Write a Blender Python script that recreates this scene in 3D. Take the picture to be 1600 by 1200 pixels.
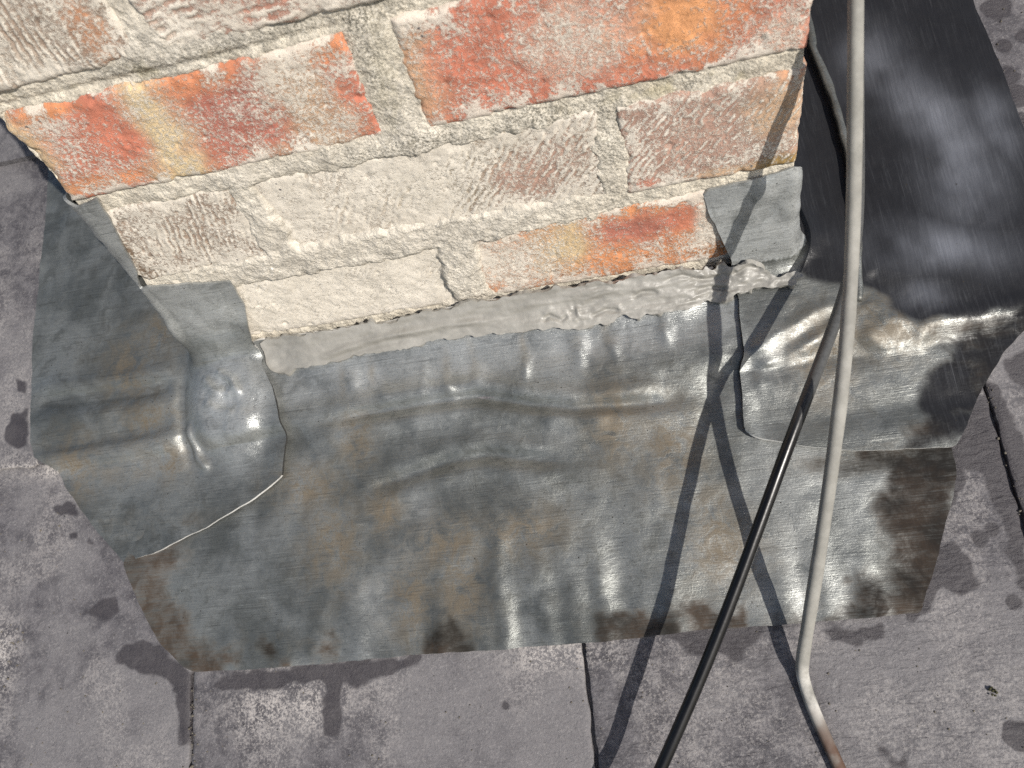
import bpy, math, random
import numpy as np
from mathutils import Vector, Matrix
from mathutils.geometry import delaunay_2d_cdt

# camera pose and direction towards the sun (mm, world axes)
CAM_POS = [330.91, -377.21, 257.07]
CAM_ROT = [[0.97496, -0.01807, -0.22164], [-0.14461, -0.80867, -0.57021], [-0.16893, 0.58799, -0.79103]]
SUN = [0.5273,-0.5856,0.6157]
for o in list(bpy.data.objects):
    bpy.data.objects.remove(o)
sc = bpy.context.scene
COL = sc.collection
MM = 0.001                       # all geometry below is written in millimetres

# ------------------------------------------------------------------ camera
cam = bpy.data.cameras.new("camera"); camo = bpy.data.objects.new("camera", cam); COL.objects.link(camo)
CP = np.array(CAM_POS); R = np.array(CAM_ROT)      # rows: right, down, forward
camo.matrix_world = Matrix(((R[0][0], -R[1][0], -R[2][0], CP[0]*MM), (R[0][1], -R[1][1], -R[2][1], CP[1]*MM),
                            (R[0][2], -R[1][2], -R[2][2], CP[2]*MM), (0, 0, 0, 1)))
cam.sensor_width = 36; cam.lens = 27.0; cam.clip_start = 0.02; cam.clip_end = 5000
cam.dof.use_dof = True; cam.dof.focus_distance = 0.50; cam.dof.aperture_fstop = 8.0
sc.camera = camo
# ------------------------------------------------------------------ sky, sun, exposure
wd = bpy.data.worlds.new("World"); sc.world = wd; wd.use_nodes = True
nt = wd.node_tree; nt.nodes.clear()
sky = nt.nodes.new('ShaderNodeTexSky'); sky.sky_type = 'NISHITA'; sky.sun_disc = False
sky.sun_elevation = math.radians(38); sky.sun_rotation = math.radians(138); sky.air_density = 1.0; sky.dust_density = 1.5; sky.ozone_density = 0.3
bg = nt.nodes.new('ShaderNodeBackground'); bg.inputs[1].default_value = 0.105
wo = nt.nodes.new('ShaderNodeOutputWorld')
nt.links.new(sky.outputs[0], bg.inputs[0]); nt.links.new(bg.outputs[0], wo.inputs[0])
sl = bpy.data.lights.new("sun", 'SUN'); sl.energy = 5.0; sl.angle = math.radians(0.5); sl.color = (1.0, 0.955, 0.89)
so = bpy.data.objects.new("sun", sl); COL.objects.link(so)
so.rotation_euler = Vector(SUN).to_track_quat('Z', 'Y').to_euler(); so.location = (1, -2, 3)
sc.view_settings.view_transform = 'Standard'; sc.view_settings.look = 'None'
sc.view_settings.exposure = 0.12; sc.view_settings.gamma = 1.0
sc.cycles.use_denoising = False
sc.cycles.max_bounces = 5; sc.cycles.diffuse_bounces = 3; sc.cycles.use_adaptive_sampling = True; sc.cycles.adaptive_threshold = 0.02

# ---- measured outlines and positions (mm; roof points are x and distance down the slope)
LEFT = [[-165,330,-37],[-160.4,160.7,-94.2],[-161.8,97.1,-117.4],[-161.6,20.7,-145.2],[-156.5,-46.2,-169.6],[-152.3,-58.0,-173.9],[-131.9,-69.1,-184.3],[-126.2,-81.8,-188.9],[-95.2,-116.9,-201.7],[-70.6,-141.9,-210.8],[-39.8,-136.0,-208.6],[2.0,-123.5,-204.1],[38.1,-108.8,-198.7],[62.8,-94.6,-193.6],[65.0,-84.9,-190.0],[65.8,-60.7,-174.8],[60.4,-34.1,-165.1],[52.0,-16.0,-158.6],[49.7,-4,-141.4],[58.9,-4,-104.9],[61.9,-4,-79.8],[34.5,-4,-75.6],[-5.2,-4,-69.7],[4.8,-4,-57.9],[11.3,-4,-33.1],[17.4,-4,-7.6],[18.5,-4,0.2],[20.1,-4,6.0],[2,-5,3],[-3,20,3],[-3,330,75]]
RIGHT = [[608,330,-37],[600.6,160.3,-93.3],[604.9,98.2,-115.9],[605.7,64.3,-128.3],[609,-25,-162],[604,-45,-172],[570.8,-69.3,-183.3],[558.8,-78.9,-186.8],[540.8,-97.1,-193.4],[518.5,-125.5,-203.7],[512.5,-131.7,-206.0],[487.2,-130.0,-205.4],[453.3,-127.0,-204.3],[423.1,-120.0,-201.8],[394.6,-110.4,-198.2],[389.3,-105.6,-196.5],[392.7,-76.1,-185.7],[398.8,-37.6,-165.4],[400.7,-22.5,-159.9],[399.1,-5,-144.0],[390.9,-5,-105.1],[384.6,-5,-78.2],[387.4,-5,-75.8],[414.1,-5,-72.7],[441.9,-5,-69.7],[444,12,-88],[444,330,30]]
APRON = [[442.8,-4,-164.1],[338.1,-4,-145.4],[270.1,-4,-143.4],[209.0,-4,-142.2],[148.6,-4,-146.9],[47.6,-4,-142.4],[20,-4,-152],[-35,-60,-178],[-70.5,-142.7,-211.1],[-56.7,-169.2,-220.7],[-40.8,-195.8,-230.4],[-18.6,-214.7,-237.3],[-11.0,-218.5,-238.6],[38.3,-220.4,-239.4],[86.0,-220.8,-239.5],[155.0,-220.5,-239.4],[246.3,-222.2,-240.0],[304.4,-222.0,-239.9],[344.6,-220.9,-239.5],[402.5,-222.0,-239.9],[439.9,-222.0,-239.9],[472.0,-221.9,-239.9],[477.5,-212.6,-236.5],[485.5,-199.3,-231.7],[496.1,-178.7,-224.2],[506.4,-159.5,-217.2],[512.2,-145.3,-212.0],[512.2,-136.5,-208.8],[512.8,-128.1,-205.7],[500,-70,-181],[440,-8,-160]]
SEAL = [[49.9,-6,-142.8],[69.1,-6,-142.1],[89.9,-6,-141.9],[110.8,-6,-141.0],[130.8,-6,-141.5],[150.1,-6,-143.3],[175.4,-6,-141.6],[199.6,-6,-141.8],[211.2,-6,-138.3],[229.3,-6,-137.9],[247.9,-6,-138.4],[270.8,-6,-139.3],[293.7,-6,-138.9],[316.2,-6,-139.2],[338.4,-6,-139.4],[355.9,-6,-139.9],[365.6,-6,-136.6],[377.5,-6,-141.4],[381.9,-6,-138.7],[386.9,-6,-145.0],[392.5,-6,-138.8],[403.2,-6,-146.5],[409.5,-6,-144.3],[418.2,-6,-148.9],[421.4,-6,-156.1],[429.3,-6,-160.6],[437.8,-6,-160.1],[443.4,-6,-166.7],[437.1,-20.0,-157.9],[421.8,-20.9,-158.2],[411.7,-18.3,-157.3],[403.7,-22.3,-158.7],[395.9,-22.8,-158.9],[387.1,-24.0,-159.4],[379.1,-20.0,-157.9],[371.9,-24.2,-159.4],[361.0,-24.2,-159.4],[347.4,-26.5,-160.3],[334.1,-26.6,-160.3],[323.5,-22.6,-158.9],[311.8,-26.2,-160.2],[295.7,-27.3,-160.6],[279.8,-26.2,-160.2],[261.9,-21.0,-158.3],[242.9,-22.6,-158.9],[228.8,-21.9,-158.6],[214.7,-18.7,-157.4],[195.3,-19.0,-157.5],[175.7,-19.2,-157.6],[160.8,-20.8,-158.2],[145.8,-19.8,-157.8],[130.7,-20.4,-158.0],[115.4,-21.9,-158.6],[94.9,-21.7,-158.5],[79.3,-23.8,-159.3],[66.2,-26.1,-160.1],[57.3,-24.8,-159.6],[50.5,-12.2,-155.1]]
WET = [[[-76.4,215.3],[-68.8,208.3],[-50.5,208.5],[-39.8,213.8],[-26.5,225.9],[-13.6,233.4],[-13.3,281.6],[-21.7,281.1],[-25.7,249.5],[-32.7,238.4],[-52.0,230.4],[-75.9,223.3]],[[1.6,243.0],[21.3,237.3],[158.2,235.1],[156.3,243.1],[130.3,246.4],[111.7,251.1],[102.6,247.6],[83.9,245.8],[50.5,248.7],[9.1,248.7]],[[85.3,245.1],[98.9,246.1],[96.8,282.3],[86.7,281.6]],[[-141.3,100.7],[-123.0,99.3],[-113.7,107.9],[-117.4,111.4],[-130.8,108.4]],[[-122.8,122.7],[-114.3,122.7],[-113.8,130.1],[-121.7,129.2]],[[-107.9,125.9],[-96.7,134.4],[-99.8,136.9],[-105.7,132.4]],[[-177.9,19.9],[-165.9,18.9],[-159.1,51.9],[-174.8,49.8],[-184.5,43.2]],[[-179.9,-10.7],[-167.4,-7.7],[-167.3,5.0],[-176.1,2.0]],[[320.4,237.8],[344.8,235.2],[384.1,235.6],[375.0,247.4],[365.2,250.3],[365.7,256.4],[357.7,252.8],[346.2,251.1],[334.8,248.6]],[[417.2,242.2],[451.1,240.3],[451.9,250.1],[433.7,253.0],[419.6,248.8]],[[511.1,140.2],[541.8,106.8],[545.4,144.7],[546.0,184.6],[531.8,239.5],[529.1,201.9],[529.5,178.7],[525.9,156.4],[518.2,154.2],[510.9,172.6],[501.8,179.4]],[[487.5,201.3],[501.1,198.1],[508.8,211.2],[507.8,224.3],[498.1,229.0],[488.3,221.3],[477.8,235.3],[465.8,240.2],[467.2,226.0]],[[542.8,102.7],[550.4,99.5],[552.2,125.1],[556.0,146.2],[542.1,199.5],[543.4,152.6]],[[558.1,90.0],[572.2,83.5],[565.3,110.3],[557.9,102.8]],[[432.4,307.2],[437.9,309.6],[443.6,315.8],[450.3,309.3],[452.5,311.9],[445.9,321.0],[438.6,322.3]],[[-100.2,179.1],[-78.7,176.5],[-72.7,186.2],[-85.7,194.2],[-105.2,185.6]]]
WETC = [[615.6,-165.9,9.6],[610.9,-134.2,4.8],[607.8,-110.4,7.0],[625.5,-139.5,5.2],[610.3,-93.0,8.1],[608.4,-72.9,6.7],[516.0,196.7,4.4],[524.1,192.9,3.7],[525.7,236.0,3.7],[509.1,307.8,8.1],[609.9,-168.6,5.2],[212.4,271.4,2.2]]
GREY_RAW = [[455.7,-21.7,22.2],[455.4,-32.2,-0.5],[455.5,-44.8,-28.6],[454.9,-56.5,-53.5],[454.3,-70.0,-82.0],[447.2,-94.9,-89.2],[440.6,-118.5,-101.1],[433.9,-140.4,-114.0],[424.8,-169.0,-143.5],[415.7,-195.4,-172.2],[408.1,-218.0,-202.8],[400.4,-238.9,-232.4]]
BLACK_RAW = [[475.7,-22.0,-123.2],[470.8,-35.5,-128.1],[455.8,-68.1,-126.3],[436.9,-100.2,-127.2],[419.8,-128.0,-129.8],[403.6,-151.9,-147.2],[388.2,-178.5,-163.1],[365.5,-215.5,-187.8],[341.6,-252.8,-209.2],[321.8,-280.0,-224.1],[296.6,-314.1,-239.8]]
GREY_END = [[398.0,-247.8,-249.7],[399.3,-259.8,-254.1],[402.7,-275.1,-259.7],[406.8,-290.1,-265.1],[411.1,-306.3,-271.1],[415.7,-329.9,-279.6]]
BLOBS = {'A1':[[61.3,47.1,27.5,27.4,'red',0.9,0.25],[87.3,40.8,14.9,43.3,'yel',0.95,0.35],[79.1,8.4,17.6,20.5,'yel',0.85,0.3],[17.5,15.9,47.1,6.4,'ora',0.8,0.1],[143.7,39.9,43.1,31.9,'dred',0.9,0.35],[120.3,65.4,23.5,11.4,'ora',0.6,0.2],[174.4,32.5,19.6,41.0,'buff',0.8,0.6],[192.7,64.8,19.6,9.1,'ora',0.7,0.1],[0.7,43.9,15.7,31.9,'yel',0.8,0.2],[27.1,65.9,19.6,5.5,'ora',0.9,0.0],[158.2,5.8,27.5,13.7,'buff',0.5,0.8]],'A2':[[277.3,50.0,57.1,37.4,'red',0.8,0.35],[376.8,33.3,32.1,24.9,'orb',0.95,0.15],[322.0,39.4,28.6,24.9,'pale',0.6,0.5],[418.1,23.5,25.0,24.9,'red',0.6,0.45],[254.5,17.4,28.6,16.6,'red',0.8,0.3],[352.1,10.0,42.9,10.4,'red',0.6,0.3],[232.2,38.7,15.7,36.5,'yel',0.5,0.5],[424.9,14.9,14.3,16.6,'pale',0.6,0.6]],'B1':[[56.9,102.5,47.1,36.5,'brn',0.8,0.55],[86.2,102.4,9.8,18.2,'ora',0.6,0.4],[31.7,90.4,23.5,13.7,'crm',0.5,0.8]],'B2':[[148.4,94.4,58.8,18.2,'dpink',0.8,0.5],[175.9,87.8,23.5,13.7,'red',0.35,0.5],[119.4,87.6,23.5,13.7,'crm',0.6,0.8]],'B3':[[267.5,85.3,35.7,20.8,'red',0.5,0.5]],'C1':[[30.7,-35.9,35.3,31.9,'brn',0.6,0.72],[5.5,-41.7,6.3,27.4,'dbrn',0.9,0.2],[40.3,-65.8,27.5,4.6,'dbrn',0.8,0.25],[9.1,-61.3,15.7,5.5,'dbrn',0.7,0.3]],'C2':[[174.5,-32.5,66.7,36.5,'crm',0.7,0.9],[283.4,-33.9,32.1,29.1,'dpink',0.9,0.45],[222.1,-38.9,35.3,27.4,'grn',0.5,0.8],[260.9,-14.4,28.6,16.6,'grn',0.5,0.75]],'C3':[[384.8,-35.3,39.3,24.9,'dpink',0.7,0.45],[427.2,-28.2,17.9,24.9,'buff',0.7,0.4],[349.3,-64.7,7.1,5.0,'red',0.7,0.2],[427.3,-66.4,17.9,6.6,'moss',0.9,0.1],[432.6,-5.4,7.1,10.4,'ora',0.6,0.3],[395.5,-65.9,21.4,4.2,'buff',0.7,0.3]],'D1':[[131.0,-104.6,70.6,27.4,'crm',0.9,1.0]],'D2':[[249.0,-114.1,28.6,24.9,'crm',0.6,0.85],[295.2,-103.8,14.3,24.9,'yel',0.85,0.45],[331.0,-128.0,32.1,10.4,'ora',0.85,0.35],[342.2,-100.7,32.1,14.5,'dred',0.9,0.35],[371.2,-96.5,14.3,12.5,'red',0.8,0.25],[387.2,-106.0,8.9,20.8,'crm',0.7,0.8],[386.7,-132.4,10.7,7.5,'dbr2',0.9,0.15],[276.9,-108.4,10.7,20.8,'yel',0.5,0.6]]}
F_AP_DIMPLE = [[120.0,40.3],[174.4,44.7],[214.5,48.9],[250.3,47.7],[289.1,42.4],[313.6,44.9],[143.6,49.8],[192.2,52.3],[349.9,39.1]]
F_CREASE_A = [[[74.6,67.0],[123.0,65.3],[167.3,64.0],[213.6,64.5],[250.1,75.5],[281.3,82.9],[325.5,85.6],[368.2,88.6]],[[118.4,121.5],[157.5,113.4],[186.5,107.8],[214.8,106.0],[241.8,112.3],[277.0,119.5]],[[253.4,88.2],[281.3,82.9],[306.8,93.4]]]
F_CREASE_L = [[[-159.7,14.2],[-115.1,17.6],[-68.9,19.1],[-18.4,20.4]],[[-156.0,52.0],[-112.3,53.7],[-67.1,52.7],[-17.4,51.4]],[[-13.4,0.1],[0.5,5.4],[14.3,10.8]]]
F_BOSS = [[25.5,47.4],[14.5,25.4],[-4.2,89.5],[-11.2,66.2],[38.1,72.9]]
F_RIDGE_R = [[[399.2,65.6],[420.2,53.1],[447.2,41.5],[468.8,36.1]],[[400.5,73.1],[426.5,68.1],[452.5,56.1],[470.9,45.6]],[[472.0,59.4],[486.9,71.0],[506.4,72.0],[515.3,60.0]],[[478.6,37.8],[491.2,53.6],[508.3,56.5]],[[484.3,20.3],[497.4,34.2],[512.8,53.7]]]
P_TAN = [[-69.8,1.9],[-50.6,46.7],[-31.4,81.1],[-115.9,72.8],[97.7,155.6],[137.1,137.4],[182.4,164.8],[189.2,195.4],[152.5,200.4],[236.8,162.1],[119.8,83.9],[342.3,118.4],[364.3,188.4],[454.7,65.5],[491.2,53.6],[446.5,71.3],[-42.5,-26.3],[78.9,112.0],[362.3,176.0],[306.5,95.6]]
P_DARKRED = [[506.2,123.7],[479.0,142.8],[503.3,152.1],[483.5,189.5],[470.4,215.0],[560.4,72.0]]
P_EDGE = [[500.5,179.7],[485.4,197.5],[467.1,229.8],[441.1,231.1]]
LIP = [[486.8,165.0,-88.4],[485.7,146.7,-95.1],[488.4,127.7,-102.0],[490.6,106.8,-109.6],[491.6,81.6,-118.8],[491.9,57.4,-127.6],[488.1,25.2,-139.3],[482.0,-9.8,-152.1],[475.9,-39.3,-162.8]]
BLACK_UP = [[479.5,-4.0,-111.2],[479.8,10.0,-87.0],[478.5,25.0,-51.2],[476.2,36.0,-12.5],[475.0,50.0,23.6]]
GREY_UP = [[457.6,-8.0,36.6],[459.0,5.0,54.3],[460.5,25.0,87.2]]
DEBRIS = [[502.0,282.9],[445.8,273.9],[354.8,312.8],[500.8,281.1]]

# ------------------------------------------------------------------ noise
def _h(ix, iy, iz, seed):
    h = (ix.astype(np.int64)*374761393 + iy.astype(np.int64)*668265263 + iz.astype(np.int64)*2147483647 + seed*1274126177) & 0xffffffff
    h = ((h ^ (h >> 13))*1274126177) & 0xffffffff
    h = ((h ^ (h >> 16))*2246822519) & 0xffffffff
    return ((h ^ (h >> 15)) & 0xffffff)/float(0xffffff)*2 - 1
def noise(x, y, z=0.0, seed=0):
    x, y, z = np.broadcast_arrays(np.asarray(x, float), np.asarray(y, float), np.asarray(z, float))
    fx, fy, fz = np.floor(x), np.floor(y), np.floor(z)
    u, v, w = x-fx, y-fy, z-fz
    su, sv, sw = [t*t*t*(t*(t*6-15)+10) for t in (u, v, w)]
    r = 0
    for a in (0, 1):
        for b in (0, 1):
            for c in (0, 1):
                r = r + _h(fx+a, fy+b, fz+c, seed)*(su if a else 1-su)*(sv if b else 1-sv)*(sw if c else 1-sw)
    return r
def fbm(x, y, z=0.0, seed=0, octv=4, gain=0.5):
    r = 0; a = 1.0; t = 0.0; f = 1.0
    for k in range(octv):
        r = r + a*noise(np.asarray(x)*f+k*17.3, np.asarray(y)*f-k*9.1, np.asarray(z)*f, seed+k*7); t += a; a *= gain; f *= 2.03
    return r/t*1.6
def sstep(a, b, x):
    t = np.clip((x-a)/(b-a), 0, 1); return t*t*(3-2*t)
def lin(r, g, b, k=1.0):
    f = lambda c: ((c/255+0.055)/1.055)**2.4 if c > 10 else c/255/12.92
    return np.array([f(r)*k, f(g)*k, f(b)*k])

# ------------------------------------------------------------------ frame of the roof
TH = math.radians(20)
N = np.array([0, -math.sin(TH), math.cos(TH)]); DN = np.array([0, -math.cos(TH), -math.sin(TH)]); P0 = np.array([0, 0, -157.0])
VT, EXPO, STEP = 66.0, 285.0, 6.0          # tail of the course behind the apron, gauge, slate step
def roof_pt(x, v, h):
    x, v, h = np.broadcast_arrays(np.asarray(x, float), np.asarray(v, float), np.asarray(h, float))
    return P0 + np.stack([x, 0*x, 0*x], -1) + v[..., None]*DN + h[..., None]*N
def xv(P):
    return P[:, 0], (P-P0) @ DN

# ------------------------------------------------------------------ mesh helpers
def mesh_data(name, V, faces, mats, fmat=None, attrs=None, cols=None, smooth=None, sharp=False):
    """V in metres; faces: list of int arrays, each (n,3) or (n,4)"""
    me = bpy.data.meshes.new(name)
    V = np.asarray(V, float); me.vertices.add(len(V)); me.vertices.foreach_set('co', V.ravel())
    loops = np.concatenate([f.ravel() for f in faces]); cnt = np.concatenate([np.full(len(f), f.shape[1]) for f in faces])
    me.loops.add(len(loops)); me.loops.foreach_set('vertex_index', loops.astype(np.int32))
    st = np.concatenate([[0], np.cumsum(cnt)[:-1]])
    me.polygons.add(len(cnt)); me.polygons.foreach_set('loop_start', st.astype(np.int32))
    sm = np.ones(len(cnt), bool) if smooth is None else smooth
    me.polygons.foreach_set('use_smooth', sm)
    if fmat is not None: me.polygons.foreach_set('material_index', fmat.astype(np.int32))
    me.update(calc_edges=True); me.validate()
    for k, a in (attrs or {}).items():
        at = me.attributes.new(k, 'FLOAT', 'POINT'); at.data.foreach_set('value', np.asarray(a, np.float32))
    for k, a in (cols or {}).items():
        at = me.attributes.new(k, 'FLOAT_COLOR', 'POINT'); a4 = np.c_[a, np.ones(len(a))].astype(np.float32); at.data.foreach_set('color', a4.ravel())
    for m in mats: me.materials.append(m)
    return me
def link(name, data, parent=None, origin=(0, 0, 0)):
    o = bpy.data.objects.new(name, data); COL.objects.link(o)
    org = Vector(origin)*MM
    if parent is not None:
        o.parent = parent; o.location = org - Vector(parent['_org'])
    else: o.location = org
    o['_org'] = tuple(org)
    return o
def obj(name, V, faces, mats, parent=None, origin=None, **kw):
    V = np.asarray(V, float)
    if origin is None: origin = (float(V[:, 0].mean()), float(V[:, 1].mean()), float(V[:, 2].min()))
    return link(name, mesh_data(name, (V-np.array(origin))*MM, faces, mats, **kw), parent, origin)
def empty(name, origin):
    return link(name, None, None, origin)
def tag(o, label, cat, group=None):
    o['label'] = label; o['category'] = cat
    if group: o['group'] = group
    return o
def grid_faces(nu, nv, off=0):
    i = np.arange((nu-1)*(nv-1)); a = (i//(nv-1))*nv + i % (nv-1) + off
    return np.stack([a, a+nv, a+nv+1, a+1], 1)
def vnormals(V, T):
    n = np.cross(V[T[:, 1]]-V[T[:, 0]], V[T[:, 2]]-V[T[:, 0]]); r = np.zeros_like(V)
    for k in range(3): np.add.at(r, T[:, k], n)
    return r/np.maximum(np.linalg.norm(r, axis=1, keepdims=True), 1e-12)
def poly_sd(px, py, poly):
    """signed distance, negative inside"""
    poly = np.asarray(poly, float); d = np.full(px.shape, 1e9); ins = np.zeros(px.shape, bool)
    for i in range(len(poly)):
        a, b = poly[i], poly[(i+1) % len(poly)]; e = b-a; L = max(e @ e, 1e-9)
        t = np.clip(((px-a[0])*e[0]+(py-a[1])*e[1])/L, 0, 1)
        d = np.minimum(d, np.hypot(px-a[0]-t*e[0], py-a[1]-t*e[1]))
        c = (a[1] > py) != (b[1] > py)
        if abs(e[1]) > 1e-12: ins ^= c & (px < e[0]*(py-a[1])/e[1]+a[0])
    return np.where(ins, -d, d)
def line_d(px, py, pts):
    d = np.full(px.shape, 1e9); s = np.zeros(px.shape); tot = 0.0
    for a, b in zip(pts[:-1], pts[1:]):
        a = np.array(a, float); b = np.array(b, float); e = b-a; L = np.hypot(*e)
        t = np.clip(((px-a[0])*e[0]+(py-a[1])*e[1])/(L*L), 0, 1)
        dd = np.hypot(px-a[0]-t*e[0], py-a[1]-t*e[1]); m = dd < d
        d = np.where(m, dd, d); s = np.where(m, tot+t*L, s); tot += L
    f = s/tot
    return d, sstep(0, .18, f)*sstep(1, .82, f)
def gau(px, py, c, rx, ry=None, rot=0.0):
    dx, dy = px-c[0], py-c[1]; ry = ry or rx
    if rot: dx, dy = dx*math.cos(rot)+dy*math.sin(rot), -dx*math.sin(rot)+dy*math.cos(rot)
    return np.exp(-(dx/rx)**2-(dy/ry)**2)

# ------------------------------------------------------------------ node helpers
class NT:
    def __init__(s, name):
        s.m = bpy.data.materials.new(name); s.m.use_nodes = True; s.t = s.m.node_tree; s.t.nodes.clear()
        s.out = s.t.nodes.new('ShaderNodeOutputMaterial'); s.b = s.t.nodes.new('ShaderNodeBsdfPrincipled')
        s.t.links.new(s.b.outputs[0], s.out.inputs[0]); s.tc = s.t.nodes.new('ShaderNodeTexCoord')
    def _in(s, sock, v):
        if isinstance(v, bpy.types.NodeSocket): s.t.links.new(v, sock)
        elif v is not None: sock.default_value = v if not isinstance(v, (tuple, list, np.ndarray)) or len(v) != 3 or sock.type == 'VECTOR' else (*v, 1)
    def set(s, k, v): s._in(s.b.inputs[k], v)
    def vec(s, scale=(1, 1, 1), rot=(0, 0, 0)):
        n = s.t.nodes.new('ShaderNodeMapping'); s.t.links.new(s.tc.outputs['Object'], n.inputs[0])
        n.inputs['Scale'].default_value = scale; n.inputs['Rotation'].default_value = rot; return n.outputs[0]
    def noise(s, scale, detail=4, rough=.55, dist=0.0, vec=None):
        n = s.t.nodes.new('ShaderNodeTexNoise'); n.inputs['Scale'].default_value = scale; n.inputs['Detail'].default_value = detail
        n.inputs['Roughness'].default_value = rough; n.inputs['Distortion'].default_value = dist
        s.t.links.new(vec if vec is not None else s.tc.outputs['Object'], n.inputs['Vector']); return n.outputs[0]
    def voro(s, scale, feature='F1', vec=None):
        n = s.t.nodes.new('ShaderNodeTexVoronoi'); n.inputs['Scale'].default_value = scale; n.feature = feature
        s.t.links.new(vec if vec is not None else s.tc.outputs['Object'], n.inputs['Vector']); return n.outputs[0]
    def attr(s, name, col=False):
        n = s.t.nodes.new('ShaderNodeAttribute'); n.attribute_name = name; return n.outputs['Color' if col else 'Fac']
    def math(s, op, a, b=None, c=None, clamp=False):
        n = s.t.nodes.new('ShaderNodeMath'); n.operation = op; n.use_clamp = clamp
        for i, v in enumerate((a, b, c)):
            if v is not None: s._in(n.inputs[i], v)
        return n.outputs[0]
    def ramp(s, v, a, b, lo=0.0, hi=1.0):
        n = s.t.nodes.new('ShaderNodeMapRange'); n.interpolation_type = 'SMOOTHSTEP'
        s._in(n.inputs[0], v); n.inputs[1].default_value = a; n.inputs[2].default_value = b; n.inputs[3].default_value = lo; n.inputs[4].default_value = hi
        return n.outputs[0]
    def mix(s, f, a, b, mode='MIX'):
        n = s.t.nodes.new('ShaderNodeMix'); n.data_type = 'RGBA'; n.blend_type = mode; n.clamp_factor = True
        s._in(n.inputs['Factor'], f)
        for k, v in ((6, a), (7, b)):
            if isinstance(v, (tuple, list, np.ndarray)): n.inputs[k].default_value = (*[float(c) for c in v], 1)
            else: s.t.links.new(v, n.inputs[k])
        return n.outputs[2]
    def bump(s, h, strength=.5, dist=.001, normal=None):
        n = s.t.nodes.new('ShaderNodeBump'); n.inputs['Strength'].default_value = strength; n.inputs['Distance'].default_value = dist
        s.t.links.new(h, n.inputs['Height'])
        if normal is not None: s.t.links.new(normal, n.inputs['Normal'])
        return n.outputs[0]
G3 = lambda a: (a, a, a)

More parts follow.
